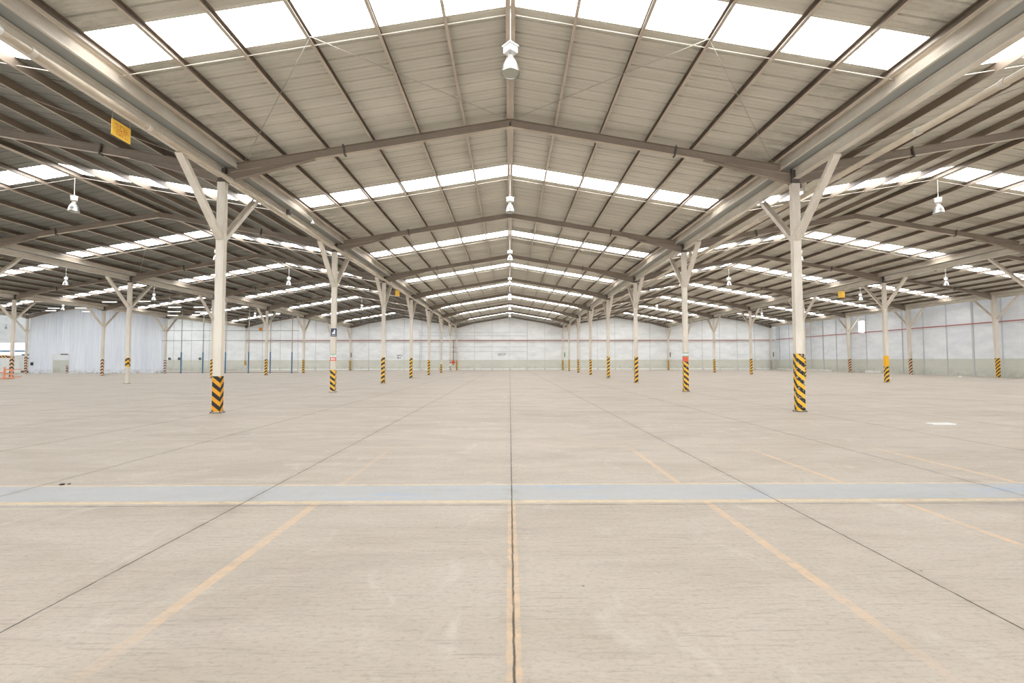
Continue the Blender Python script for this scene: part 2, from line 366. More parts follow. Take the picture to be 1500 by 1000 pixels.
# ------------------------------------------------------------------ setting: roof sheets with real corrugation, and translucent strips
def strips():
    return [(RY(k) - 5.92, RY(k) - 4.80) for k in range(-3, 8) if RY(k) - 4.8 < Y_BACK]
STR = strips()
def sheet_profile(y0, y1):
    """(y, dz) points of the corrugated sheet between y0 and y1; dz > 0 away from the room"""
    P = .48; pts = [(y0, 0)]; k = math.floor(y0 / P)
    while k * P < y1 + P:
        b = k * P
        for dy, dz in ((0, 0), (.012, .035), (.05, .035), (.062, 0), (.19, 0), (.20, .008), (.215, .008), (.225, 0), (.335, 0), (.345, .008), (.36, .008), (.37, 0)):
            y = b + dy
            if y0 + .01 < y < y1 - .01: pts.append((y, dz))
        k += 1
    pts.append((y1, 0)); return pts
wi = 2
for c in CENTRES:
    for s in (-1, 1):
        mb = MB(); ys = Y_FRONT - .5; segs = []
        for a, b in STR: segs.append((ys, a)); ys = b
        segs.append((ys, 86.0))
        xr, xe = c, c + s * (HALF - .22)
        zr, ze = R_SHEET, R_SHEET - SL * (HALF - .22)
        for a, b in segs:
            pr = sheet_profile(a, b)
            vs = [(xr, y, zr + d) for y, d in pr] + [(xe, y, ze + d) for y, d in pr]
            n_ = len(pr); mb.add(vs, [(i, i + 1, n_ + i + 1, n_ + i) for i in range(n_ - 1)])
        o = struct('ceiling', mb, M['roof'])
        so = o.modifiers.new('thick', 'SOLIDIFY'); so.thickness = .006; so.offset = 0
        for a, b in STR:
            if (c < -70 and a > 66) or (c < -70 and a < 40): continue
            mb = MB(); e = .03
            mb.add([(xr, a - e, zr + .012), (xe, a - e, ze + .012), (xe, b + e, ze + .012), (xr, b + e, zr + .012),
                    (xr, a - e, zr + .02), (xe, a - e, ze + .02), (xe, b + e, ze + .02), (xr, b + e, zr + .02)],
                   [(0,1,2,3),(4,7,6,5),(0,4,5,1),(1,5,6,2),(2,6,7,3),(3,7,4,0)])
            struct('window_%d' % wi, mb, M['skylight']); wi += 1
# ridge caps close the joint above
mb = MB()
for c in CENTRES: mb.add([(c - .3, Y_FRONT - .5, R_SHEET - .0), (c, Y_FRONT - .5, R_SHEET + .07), (c + .3, Y_FRONT - .5, R_SHEET), (c - .3, 86, R_SHEET), (c, 86, R_SHEET + .07), (c + .3, 86, R_SHEET)], [(0, 1, 4, 3), (1, 2, 5, 4)])
struct('trim_3', mb, M['roof'])

SPAN_NAME = {-75.2: 'outermost left bay', -56.4: 'third bay left', -37.6: 'second bay left', -18.8: 'bay left of nave', 0.0: 'central nave', 18.8: 'bay right of nave', 37.6: 'outermost right bay'}
ORD = ['first', 'second', 'third', 'fourth', 'fifth', 'sixth', 'seventh', 'eighth', 'ninth']
SIDE = {-1: 'left', 1: 'right'}

# ------------------------------------------------------------------ purlins
PX = [1.52, 3.04, 4.56, 6.08, 7.50, 8.74]
for c in CENTRES:
    y0 = Y_FRONT + .3; y1 = 85.15 if c > -50 else (65.6 if c > -60 else 71.9)
    for s in (-1, 1):
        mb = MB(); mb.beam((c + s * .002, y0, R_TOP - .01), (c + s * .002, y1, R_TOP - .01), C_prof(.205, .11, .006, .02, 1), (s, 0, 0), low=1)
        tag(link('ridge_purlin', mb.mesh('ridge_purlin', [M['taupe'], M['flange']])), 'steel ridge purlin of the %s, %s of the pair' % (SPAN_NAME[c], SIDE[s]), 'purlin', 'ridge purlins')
        for i, px in enumerate(PX):
            x = c + s * px; z = R_TOP - SL * px + .002
            mb = MB(); a = Vector((-s, 0, SL)).normalized()          # flanges point up the slope
            p0 = Vector((x, y0, z)); p1 = Vector((x, y1, z))
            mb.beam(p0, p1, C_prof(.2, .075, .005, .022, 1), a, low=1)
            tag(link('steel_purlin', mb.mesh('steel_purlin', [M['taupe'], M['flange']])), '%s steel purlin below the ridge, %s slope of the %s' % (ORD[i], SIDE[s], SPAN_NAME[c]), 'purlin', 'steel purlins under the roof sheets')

# ------------------------------------------------------------------ rafters
def rafter_mesh_half(s, cut=.12):
    mb = MB(); L = HALF - cut
    p0 = Vector((0, 0, R_TOP)); p1 = Vector((s * L, 0, R_TOP - SL * L))
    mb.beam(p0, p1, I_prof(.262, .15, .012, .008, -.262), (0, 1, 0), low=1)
    return mb
def ipart_haunch(s, cut=.12):
    mb = MB(); x0, x1 = 6.4, HALF - cut
    top = lambda x: R_TOP - SL * x - .266
    z1 = 7.50
    for y0, y1, zt in ((-.004, .004, 0),):
        mb.add([(s*x0, y0, top(x0)), (s*x1, y0, top(x1)), (s*x1, y0, z1), (s*x0, y1, top(x0)), (s*x1, y1, top(x1)), (s*x1, y1, z1)], [(0,1,2),(3,5,4),(0,3,4,1),(1,4,5,2),(2,5,3,0)])
    d = Vector((s*(x1-x0), 0, z1 - top(x0)))
    mb.beam((s*x0, 0, top(x0) - .004), (s*x1, 0, z1 - .004), I_prof(.012, .15, .004, .15, -.012), (0, 1, 0))
    return mb
HM = {}
for s in (-1, 1):
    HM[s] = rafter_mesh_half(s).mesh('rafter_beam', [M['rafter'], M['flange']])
    HM['h', s] = ipart_haunch(s).mesh('haunch', M['rafter'])
    mb = MB(); x = 5.45
    for q in (-.012, .03):
        mb.add([], [])
    zc = R_TOP - SL * x
    mb.beam((s*(x-.02), 0, zc), (s*(x+.02), 0, zc - SL*.04), box_prof(.18, .36), (0, 1, 0))
    me = mb.mesh('splice_plate', M['darksteel']); me.transform(Matrix.Translation((0, 0, -.135))); HM['s', s] = me
HM['r'] = rafter_mesh_half(1, .40).mesh('rafter_beam', [M['rafter'], M['flange']]); HM['hr'] = ipart_haunch(1, .38).mesh('haunch', M['rafter'])
RSPAN = {0.0: range(0, 8), -18.8: range(0, 8), 18.8: range(0, 8), -37.6: range(2, 8), 37.6: range(2, 8), -56.4: range(3, 6), -75.2: range(5, 6)}
for c, ks in RSPAN.items():
    for j, k in enumerate(ks):
        y = RY(k) if k < 7 else 84.95
        if k == 7 and c < -40: continue
        t = thing('gable_rafter', 'brown steel gable rafter across the %s, %s from the camera' % (SPAN_NAME[c], ORD[j]), 'rafter', (c, y, 0), 0, 'gable rafters of the %s' % SPAN_NAME[c])
        for s in (-1, 1):
            wallside = c > 30 and s > 0
            link('rafter_beam', HM['r'] if wallside else HM[s], t); link('haunch', HM['hr'] if wallside else HM['h', s], t); link('splice_plate', HM['s', s], t)

# ------------------------------------------------------------------ valley gutters, beams under them
LN = {-65.8: 'fourth column row left', -47.0: 'third column row left', -28.2: 'second column row left', -9.4: 'left nave columns', 9.4: 'right nave columns', 28.2: 'second column row right', 47.0: 'right wall columns'}
for X in LINES:
    y0 = Y_FRONT; y1 = 85.1 if X > -50 else 65.0
    right_wall = X > 40
    mb = MB()
    w = .44
    pts = [(-w, .32), (-w, 0), (w, 0), (w, .32), (w - .01, .32), (w - .01, .01), (-w + .01, .01), (-w + .01, .32)]
    mb.loft([[(X + a, y, 7.96 + b) for a, b in pts] for y in (y0, y1)])
    tag(link('roof_gutter', mb.mesh('roof_gutter', M['gutter'])), 'long grey box gutter above the %s' % LN[X], 'gutter', 'valley gutters')
    for s in (-1, 1):
        if right_wall and s > 0: continue
        mb = MB(); mb.beam((X + s * (w + .008), y0, 7.93), (X + s * (w + .008), y1, 7.93), C_prof(.33, .07, .006, 0, 1), (s, 0, 0))
        tag(link('gutter_channel', mb.mesh('gutter_channel', M['beam'])), 'cream steel channel on the %s gutter edge over the %s' % (SIDE[s], LN[X]), 'beam', 'gutter edge channels')
    mb = MB(); mb.beam((X, y0, 7.62), (X, y1, 7.62), I_prof(.32, .2, .012, .01), (1, 0, 0))
    tag(link('valley_beam', mb.mesh('valley_beam', M['beam'])), 'rust-streaked cream beam running under the gutter over the %s' % LN[X], 'beam', 'valley beams')

# ------------------------------------------------------------------ columns
def shaft_mesh():
    mb = MB(); a, b, g = .127, .09, .005
    P = [(-a, -b), (a - .04, -b), (a - .036, -b + g), (a - .032, -b), (a, -b), (a, -g), (a - g, 0), (a, g), (a, b), (-a, b), (-a, g), (-a + g, 0), (-a, -g)]
    mb.loft([[(x, y, z) for x, y in P] for z in (.015, 7.48)]); return mb.mesh('shaft', M['cream'])
def brace_mesh(s):
    mb = MB(); d = Vector((0, s, 1)).normalized()
    mb.beam((0, s * .085, 5.62), (0, s * 2.06, 7.60), [(-.11, -.06), (.11, -.06), (.11, .06), (.095, .06), (.095, -.045), (-.095, -.045), (-.095, .06), (-.11, .06)] if s > 0 else [(-.11, .06), (.11, .06), (.11, -.06), (-.11, -.06)], (1, 0, 0))
    return mb.mesh('brace', M['cream'])
SH = shaft_mesh(); BR = {s: brace_mesh(s) for s in (-1, 1)}
mb = MB(); mb.box(-.17, .17, -.14, .14, 0, .018)
for sx in (-1, 1):
    for sy in (-1, 1): mb.lathe([(.014, .018), (.014, .045)], (sx * .145, sy * .115, 0), 6)
BP = mb.mesh('base_plate', M['darksteel'])
mb = MB(); mb.box(-.125, .125, -.088, .088, 7.48, 7.97); mb.box(-.15, .15, -.12, .12, 7.48, 7.5); HD = mb.mesh('column_head', M['darksteel'])
mb = MB()
for x0, x1, x2, x3 in ((-.34, .13, -.13, .13),):
    P0 = [(-.13, -.09), (.13, -.09), (.13, .09), (-.13, .09)]
    P1 = [(-.40, -.09), (.13, -.09), (.13, .09), (-.40, .09)]
    mb.loft([[(x, y, .015) for x, y in P0], [(x, y, 7.55) for x, y in P1]])
    mb.loft([[(x * 1, y * 1.02, 7.55) for x, y in P1], [(x, y * 1.02, 8.0) for x, y in P1]])
SHT = mb.mesh('shaft', M['cream'])
BAND = {}
def band_mesh(z0, z1, mat, taper=False):
    key = (z0, z1, mat, taper)
    if key not in BAND:
        mb = MB(); a, b = .130, .093
        lf = lambda z: -(.133 + .27 * z / 7.55) if taper else -a
        rg = lambda z: .133 if taper else a
        def ring(z, e=0): return [(lf(z) + e, -b + e, z), (rg(z) - e, -b + e, z), (rg(z) - e, b - e, z), (lf(z) + e, b - e, z)]
        mb.loft([ring(z0), ring(z1)]); BAND[key] = mb.mesh('painted_band', M[mat])
    return BAND[key]
def column(X, Y, bands, label, group, taper=False, braces=(-1, 1), band_label=None):
    t = thing('steel_column', label, 'column', (X, Y, 0), 0, group)
    link('shaft', SHT if taper else SH, t); link('base_plate', BP, t)
    if not taper: link('column_head', HD, t)
    for s in braces:
        link('brace', BR[s], t)
    for z0, z1, m in bands:
        b = link('painted_band', band_mesh(z0, z1, m, taper), t)
        b['label'] = {'hz_chev': 'yellow and black chevron stripes', 'hz_down': 'yellow and black slanted stripes', 'hz_up': 'yellow and black slanted stripes', 'plainyellow': 'plain yellow band', 'hz_faded': 'faded orange and black stripes', 'hz_rw': 'worn red and white stripes', 'signred': 'faded red patch'}[m]
    return t
cols = {
 -9.4: [(0, [(.04, 1.17, 'hz_chev')]), (1, [(.06, 1.17, 'hz_down')]), (2, [(.03, 1.93, 'hz_up')]), (3, [(.03, 1.94, 'hz_up')]), (4, [(.03, 1.75, 'hz_up')]), (5, [(.03, 1.15, 'hz_up')]), (6, [(.03, .75, 'hz_rw'), (1.2, 1.8, 'hz_rw')])],
 9.4: [(0, [(.03, 1.87, 'hz_down')]), (1, [(.03, 1.60, 'hz_down'), (1.602, 1.86, 'signred')]), (2, [(.03, 1.95, 'hz_up')]), (3, [(.03, 2.05, 'hz_up')]), (4, [(.03, 1.78, 'hz_up')]), (5, [(.03, 1.8, 'hz_up')]), (6, [(.03, 1.8, 'hz_up')])],
 -28.2: [(1, [(.03, 1.8, 'hz_up')]), (2, [(1.25, 1.9, 'hz_up')]), (3, [(.08, 1.8, 'hz_up')]), (4, [(.03, 1.85, 'hz_up')]), (5, [(.03, 1.8, 'hz_up')]), (6, [(.03, 1.8, 'hz_up')])],
 28.2: [(1, [(.03, 1.8, 'hz_up')]), (2, [(.03, 1.2, 'hz_up'), (1.202, 1.99, 'plainyellow')]), (3, [(.03, 1.9, 'hz_up')]), (4, [(.03, 1.85, 'hz_up')]), (5, [(.03, 1.8, 'hz_up')]), (6, [(.03, 1.8, 'hz_up')])],
 -47.0: [(3, [(.03, 2.1, 'hz_faded')]), (4, [(.03, 1.9, 'hz_faded')]), (5, [(.03, 1.8, 'hz_rw')])],
 47.0: [(3, [(.03, 1.85, 'hz_up')]), (4, [(.03, 1.85, 'hz_faded')]), (5, [(.03, 1.85, 'hz_faded')]), (6, [(.03, 1.8, 'hz_up')])],
 -65.8: [(5, [(.03, 2.4, 'hz_faded')])],
}
SHORT = {-9.4: 'left row of the nave', 9.4: 'right row of the nave', -28.2: 'second row left of the nave', 28.2: 'second row right of the nave', -47.0: 'third row left of the nave', 47.0: 'row along the right wall', -65.8: 'far left'}
SPECIAL = {(-9.4, 0): 'cream steel column with chevron stripes, nearest in the left row of the nave',
 (9.4, 0): 'cream steel column with tall yellow stripes, nearest in the right row of the nave',
 (-9.4, 1): 'cream steel column with a blue sign and a red sign', (9.4, 1): 'cream steel column with green-edged sign above a red patch and stripes',
 (-28.2, 2): 'cream steel column with short stripes high above a bare foot, left aisle',
 (28.2, 2): 'cream steel column with a plain yellow band above its stripes',
 (-65.8, 5): 'grey steel column with faded stripes at the left edge of the white corrugated wall',
 (-47.0, 3): 'steel column standing behind the orange barrier at the far left',
 (-47.0, 5): 'white steel column at the right edge of the corrugated white wall'}
for X, lst in cols.items():
    for j, (k, bands) in enumerate(lst):
        lab = SPECIAL.get((X, k), 'cream steel column with striped foot, %s in the %s' % (ORD[j], SHORT[X]))
        column(X, RY(k), bands, lab, 'steel columns in rows', taper=X > 40)
for X in (-28.2, -9.4, 9.4, 28.2, 46.6):
    m = 'hz_rw' if X > 40 else 'hz_up'
    column(X, 84.75, [(.03, 1.75, m)], 'cream steel column standing against the far end wall, %s' % {-28.2: 'second left of the nave', -9.4: 'left side of the nave', 9.4: 'right side of the nave', 28.2: 'second right of the nave', 46.6: 'in the right-hand corner'}[X], 'columns against the far wall', braces=(-1,) if X < 46 else ())
# a column with a small mark behind the wire fence
column(-46.6 + 0, 84.75, [(.9, 1.75, 'hz_up')], 'white column by the far wall with short striped mark, behind the posts', 'columns against the far wall', braces=())

# ------------------------------------------------------------------ drain pipes under the gutters
def drain(X, z, y0, y1, label, risers, xg, collars, dark=()):
    t = thing('drain_pipe', label, 'pipe', (X, y0, z))
    mb = MB(); mb.tube([(0, 0, 0), (0, y1 - y0, 0)], .08, 14); link('pipe_run', mb.mesh('pipe_run', M['pipe'], True), t)
    for yc in collars:
        mb = MB(); mb.tube([(0, yc - y0 - .05, 0), (0, yc - y0 + .05, 0)], .094, 14); link('collar', mb.mesh('collar', M['collar'], True), t)
    for yr in risers:
        mb = MB(); e = xg - X
        mb.tube([(0, yr - y0, 0), (0, yr - y0, .12), (e * .3, yr - y0, .35), (e, yr - y0, 7.955 - z)], .07, 12); link('riser', mb.mesh('riser', M['pipe'], True), t)
    return t
t = drain(-9.12, 7.535, 8.3, 80, 'cream drain pipe hung under the gutter left of the nave, with white collars', [], -9.1, [8.95, 11.9, 15.4, 19.4, 24.6, 28, 32])
mb = MB(); mb.tube([(0, -.12, 0), (0, .06, 0)], .105, 14); link('end_cap', mb.mesh('end_cap', M['white'], True), t)['label'] = 'white end cap'
drain(9.82, 7.16, 6.5, 80, 'cream drain pipe hung under the gutter right of the nave, with elbows', [RY(0) + .1, RY(1) + .1, RY(2) + .1, RY(3) + .1], 9.72, [9.2, 11.2, 14, 18.5])
# thin conduit along the left beam
pipe('conduit', [(-9.27, 8, 7.66), (-9.27, 60, 7.66)], .014, M['rod'], 'thin conduit clipped beside the cream drain pipe', 6)
# cylindrical fitting and small lamp under the left gutter
mb = MB(); mb.lathe([(.10, 0), (.10, .16), (.085, .18)], (-8.98, 19.25, 7.60), 16); tag(link('drain_stub', mb.mesh('drain_stub', M['darksteel'], True)), 'short dark round pipe stub beside the left gutter pipe', 'pipe')

# ------------------------------------------------------------------ bracing rods
def rods(name, pts, label, r=.010, group=None):
    mb = MB()
    for a, b in zip(pts, pts[1:]): mb.tube([a, b], r, 6)
    return tag(link(name, mb.mesh(name, M['rod'], True)), label, 'rod', group)
for c in (0.0, -18.8, 18.8):
    for k in (0, 2, 4):
        for s in (-1, 1):
            ya, yb = RY(k) - .2, RY(k) - 5.1
            z = lambda px: R_TOP - SL * px - .01
            rods('bracing_rod', [(c + s * .2, ya, z(.2)), (c + s * 4.45, yb, z(4.45)), (c + s * 8.6, ya + .05, z(8.6))],
                 'thin bent bracing rod, %s slope of the %s, %s from camera' % (SIDE[s], SPAN_NAME[c], ORD[k // 2]), group='bracing rods')
for c in (0.0, -18.8, 18.8):
    for k in range(0, 7):
        y = RY(k) - 4.72
        z = lambda px: R_TOP - SL * px + .06
        rods('sag_rod', [(c - 9.0, y, z(9.0)), (c, y, z(0)), (c + 9.0, y, z(9.0))], 'thin sag rod across the %s beside its %s light strip' % (SPAN_NAME[c], ORD[k]), .012, 'sag rods')

# ------------------------------------------------------------------ high-bay lamps
mb = MB(); mb.tube([(.0, 0, .75), (0, 0, 1.52)], .008, 6); mb.tube([(-.05, 0, .68), (0, 0, .78)], .005, 5); mb.tube([(.05, 0, .68), (0, 0, .78)], .005, 5); CORD = mb.mesh('cord', M['white'], True)
mb = MB(); w = .115; mb.box(-w, w, -w, w, .47, .64); mb.box(-w - .018, w + .018, -w - .018, w + .018, .62, .655); mb.lathe([(.03, .655), (.03, .70)], n=12)
me = mb.mesh('ballast_box', M['white']); me.transform(Matrix.Rotation(math.radians(42), 4, 'Z')); BALL = me
mb = MB()
for a in range(4): mb.tube([(.05 * math.cos(a * PI/2 + .7), .05 * math.sin(a * PI/2 + .7), .47), (.06 * math.cos(a * PI/2 + .7), .06 * math.sin(a * PI/2 + .7), .34)], .012, 6)
mb.lathe([(.055, .35), (.055, .42)], n=14); NECK = mb.mesh('neck', M['white'], True)
mb = MB(); pr = [(.06, .36), (.085, .34), (.13, .28), (.165, .20), (.19, .11), (.20, .03), (.215, .012), (.215, .0)]
mb.loft([[(r * math.cos(2*PI*k/28), r * math.sin(2*PI*k/28), z) for k in range(28)] for r, z in pr + [(r - .004, z - .004 if z > .01 else z) for r, z in pr[::-1]]], cap=False)
REFL = mb.mesh('reflector', M['reflector'], True)
mb = MB(); mb.lathe([(.196, .012), (.196, .02)], n=28); LENS = mb.mesh('lens', M['lens'])
LAMPS = {0.0: range(0, 7), -18.8: range(1, 7), 18.8: range(1, 7), -37.6: range(3, 7), 37.6: range(3, 7), -56.4: range(5, 6)}
for c, ks in LAMPS.items():
    for j, k in enumerate(ks):
        y = RY(k) - 5.0
        t = thing('high_bay_lamp', 'silver bell high-bay lamp hanging in the %s, %s from the camera' % (SPAN_NAME[c], ORD[j]), 'lamp', (c, y, 8.10), 0, 'high-bay lamps under the ridges')
        for nm, me in (('cord', CORD), ('ballast_box', BALL), ('neck', NECK), ('reflector', REFL), ('lens', LENS)): link(nm, me, t)
for (x, y, z, lb) in [(-69.5, 66.5, 6.1, 'white bell lamp hanging beside the top of the far left column')]:
    t = thing('high_bay_lamp', lb, 'lamp', (x, y, z), 0, 'high-bay lamps under the ridges')
    for nm, me in (('ballast_box', BALL), ('neck', NECK), ('reflector', REFL), ('lens', LENS)): link(nm, me, t)
    mb = MB(); mb.tube([(0, 0, .7), (0, 0, zroof(x) - z - .0)], .008, 6); link('cord', mb.mesh('cord', M['white']), t)
# small conduit lamp on the gutter channel
t = thing('conduit_lamp', 'small white lamp on a bent conduit by the second light strip, left', 'lamp', (-8.86, 21.2, 7.93))
mb = MB(); mb.tube([(0, -1.2, .1), (0, 0, .1), (.03, .03, .0)], .014, 6); link('conduit', mb.mesh('conduit', M['white'], True), t)
mb = MB(); mb.lathe([(.03, .0), (.05, -.04), (.08, -.1), (.085, -.14)], (.03, .03, 0), 14); link('lamp_head', mb.mesh('lamp_head', M['white'], True), t)
# long tube lights in the left bays
def tube_light(x, y, z, w, label):
    t = thing('tube_light', label, 'light fixture', (x, y, z), 0, 'tube lights in the left bays')
    mb = MB(); mb.box(-w/2, w/2, -.06, .06, .03, .08); link('housing', mb.mesh('housing', M['white']), t)
    mb = MB(); mb.tube([(-w/2 + .03, 0, .0), (w/2 - .03, 0, .0)], .028, 8); link('tube', mb.mesh('tube', M['tube']), t)
    mb = MB()
    for sx in (-.4, .4): mb.tube([(sx * w, 0, .08), (sx * w, 0, zroof(x) - z - .02)], .006, 5)
    link('hanger', mb.mesh('hanger', M['rod']), t)
TL = [(163, 445, 46, 1.4), (212, 444, 46, 1.4), (258, 452.5, 51, 1.4), (295, 452.5, 51, 1.4), (257, 459, 56, 1.5), (296, 459.5, 56, 1.4), (255, 464.5, 60.5, 1.4)]
for i, (u, v, y, w) in enumerate(TL):
    tube_light((u - 747) / 700 * y, y, 1.65 + (531 - v) / 700 * y, w, 'white tube light in the second bay left of the nave, ' + ['nearest, left', 'nearest, right', 'second rank, left', 'second rank, right', 'third rank, left', 'third rank, right', 'farthest of all'][i])
for i, (u, v, y, w) in enumerate([(83, 454, 57, 1.4), (79, 457.5, 62, 1.4), (122, 453.5, 57, 1.4), (132, 459, 62, 1.4)]):
    tube_light((u - 747) / 700 * y, y, 1.65 + (531 - v) / 700 * y, w, 'white tube light by the corrugated white wall, ' + ['left, nearer', 'left, farther', 'right, nearer', 'right, farther'][i])

# ------------------------------------------------------------------ signs
def scribble(mb, x0, x1, z0, z1, rows, y, seed=1, hole=.25):
    r = random.Random(seed); h = (z1 - z0) / rows
    for i in range(rows):
        z = z1 - (i + .8) * h; x = x0 + r.uniform(0, .15) * (x1 - x0)
        while x < x1 - r.uniform(0, .15) * (x1 - x0):
            w = h * r.uniform(.3, .5)
            if r.random() > hole:
                mb.box(x, x + w * .35, y - .002, y, z, z + h * .6); mb.box(x, x + w, y - .002, y, z + h * r.choice([0, .25, .48]), z + h * r.choice([.12, .37, .6]) )
            x += w * 1.35
def board(name, label, loc, rz, w, h, mat, ink, rows, chain=0, seed=1, border=None):
    t = thing(name, label, 'sign', loc, rz)
    mb = MB(); mb.box(-w/2, w/2, -.008, .008, 0, h); b = link('board', mb.mesh('board', M[mat]), t)
    if rows:
        mb = MB(); scribble(mb, -w*.36, w*.36, h*.14, h*.86, rows, -.0085, seed); link('lettering', mb.mesh('lettering', M[ink]), t)
    if chain:
        mb = MB()
        for sx in (-.46, .46): mb.tube([(sx*w, 0, h), (sx*w, 0, h + chain)], .005, 5)
        link('hanger', mb.mesh('hanger', M['rod']), t)
    return t
board('hanging_sign', 'yellow board with orange lettering hanging under the left gutter', (-9.45, 11.48, 7.025), math.radians(90), .56, .385, 'signyellow', 'ink', 5, .22, 3)
board('hanging_sign', 'yellow hanging board in the bay right of the nave', (28.50, 40.6, 7.03), 0, .56, .56, 'signyellow', 'ink', 0, .05)
board('hanging_sign', 'orange hanging board far left above the tube lights', (-49.3, 55, 8.05), 0, .95, .5, 'signorange', 'ink', 0, .6)
board('hanging_sign', 'orange hanging board before the far wall, behind the posts', (-36.35, 70, 6.05), 0, .5, .5, 'signorange', 'ink', 0, 3.4)
board('hanging_sign', 'small yellow board seen edge-on past the second nave column', (-9.45, 40.05, 7.08), math.radians(60), .5, .5, 'signyellow', 'ink', 0, .06)
y1 = RY(1) - .1
t = board('column_sign', 'dark blue square sign with white symbol on the second left nave column', (-9.36, y1, 2.95), 0, .30, .43, 'signblue', 'ink', 0)
mb = MB(); mb.add([(-.09, -.012, .13), (.08, -.012, .13), (.08, -.012, .36), (.02, -.012, .36), (-.02, -.012, .26), (-.09, -.012, .2), (-.09, -.009, .13), (.08, -.009, .13), (.08, -.009, .36), (.02, -.009, .36), (-.02, -.009, .26), (-.09, -.009, .2)],
   [(0,1,2,3,4,5),(11,10,9,8,7,6)] + [(i, (i+1) % 6, (i+1) % 6 + 6, i + 6) for i in range(6)])
mb.box(-.11, .11, -.012, -.009, .05, .065); mb.box(-.11, .11, -.012, -.009, .085, .095); link('symbol', mb.mesh('symbol', M['white']), t)
t = board('column_sign', 'small white sign with green bars on the second left nave column', (-9.37, y1, 1.87), 0, .29, .16, 'white', 'ink', 0)
mb = MB(); mb.box(-.145, .145, -.012, -.009, .12, .155); mb.box(-.06, .06, -.012, -.009, .05, .08); link('green_bar', mb.mesh('green_bar', M['signgreen']), t)
t = board('column_sign', 'red sign below the green one on the second left nave column', (-9.37, y1, 1.66), 0, .29, .185, 'signred', 'ink', 0)
mb = MB(); mb.box(-.1, -.03, -.012, -.009, .04, .15); mb.box(.0, .03, -.012, -.009, .04, .15); mb.box(.06, .1, -.012, -.009, .04, .15); link('symbol', mb.mesh('lettering', M['white']), t)
t = board('column_sign', 'white sign with green borders on the second right nave column', (9.38, y1, 1.88), 0, .34, .19, 'white', 'ink', 0)
mb = MB(); mb.box(-.17, .17, -.012, -.009, .155, .19); mb.box(-.17, .17, -.012, -.009, 0, .03); link('green_bar', mb.mesh('green_bar', M['signgreen']), t)
for i, (x, z, w, h, lb) in enumerate([(-1.5, 2.55, 1.5, .45, 'small grey two-line notice painted on the far wall')]):
    mb = MB(); scribble(mb, x - w/2, x + w/2, z, z + h, 2, Y_BACK - .003, 9, .05); tag(link('painted_notice', mb.mesh('painted_notice', M['greyink'])), lb, 'sign')
mb = MB(); scribble(mb, -20.1, -19.2, 1.95, 2.85, 2, Y_BACK - .003, 12, .05); tag(link('painted_notice', mb.mesh('painted_notice', M['greyink'])), 'pair of small grey marks painted on the far wall, left of the nave', 'sign')
for x, lb in ((9.72, 'narrow green wall sign beside the right far nave column'), (28.5, 'narrow grey wall sign in the bay right of the nave'), (-28.0, 'narrow grey wall sign left of the nave'), (46.9, 'narrow dark wall sign in the right corner')):
    t = thing('narrow_sign', lb, 'sign', (x, 84.62 if x != 46.9 else 84.6, 2.3))
    mb = MB(); mb.box(-.09, .09, -.01, .01, 0, .8); link('board', mb.mesh('board', M['signgreen' if x == 9.72 else 'greyink']), t)

# ------------------------------------------------------------------ pipe frame on the far wall, fire hose point
t = thing('wall_frame', 'grey grid of thin rails on the far wall behind the nave columns', 'frame', (0, Y_BACK - .08, 0))
for z in (6.7, 6.1, 4.15, 3.3):
    mb = MB(); mb.tube([(-16, 0, z), (3.1, 0, z)], .03, 6); link('rail', mb.mesh('rail', M['trim']), t)
for x in (-16, 3.1):
    mb = MB(); mb.tube([(x, 0, .3), (x, 0, 7.2)], .03, 6); link('upright', mb.mesh('upright', M['trim']), t)
t = thing('hose_reel', 'red fire hose reel hanging on its riser pipe beside the last left column', 'hose reel', (-9.95, 84.3, 0))
mb = MB()
mb.loft([[(r * math.cos(2*PI*k/24), y, 1.4 + r * math.sin(2*PI*k/24)) for k in range(24)] for r, y in ((.05, -.14), (.30, -.14), (.30, .06), (.05, .06))]); link('reel', mb.mesh('reel', M['red'], True), t)
mb = MB(); mb.tube([(0, .1, .9), (0, .1, 5.2), (.1, .6, 5.3)], .07, 8); link('riser', mb.mesh('riser', M['darksteel'], True), t)
for dz in (3.2, 4.0):
    mb = MB(); mb.tube([(-.7, .1, dz), (.7, .1, dz)], .04, 6); link('bracket', mb.mesh('bracket', M['redpipe']), t)

# ------------------------------------------------------------------ wire fence with tall posts at row five
YF = 64.6
xs = [-44.1, -41.2, -38.2, -35.1, -32.2, -29.3]
for i, x in enumerate(xs):
    t = thing('fence_post', 'slim tall post with blue lower half, %s from the corrugated wall' % ORD[i], 'post', (x, YF, 0), 0, 'slim posts of the wire fence')
    mb = MB(); mb.box(-.06, .06, -.06, .06, 0, 2.85); link('lower_post', mb.mesh('lower_post', M['blue']), t)['label'] = 'blue lower half'
    mb = MB(); mb.box(-.045, .045, -.045, .045, 2.85, zroof(x) - .2); link('upper_post', mb.mesh('upper_post', M['rod']), t)
for z, lb in ((5.75, 'upper'), (.12, 'bottom'), (4.4, 'middle')):
    mb = MB(); mb.tube([(-46.8, YF, z), (-28.4, YF, z)], .03, 6); tag(link('fence_rail', mb.mesh('fence_rail', M['darksteel'])), '%s horizontal rail of the wire fence between the slim posts' % lb, 'rail', 'fence rails')
n = NT('wire_mesh'); x_, y_, z_ = n.xyz(n.n('ShaderNodeNewGeometry').outputs['Position'])
u1 = n.math('ADD', x_, z_); u2 = n.math('SUBTRACT', x_, z_)
w1 = n.math('LESS_THAN', n.math('PINGPONG', n.math('ADD', u1, 200), .04), .0014); w2 = n.math('LESS_THAN', n.math('PINGPONG', n.math('ADD', u2, 200), .04), .0014)
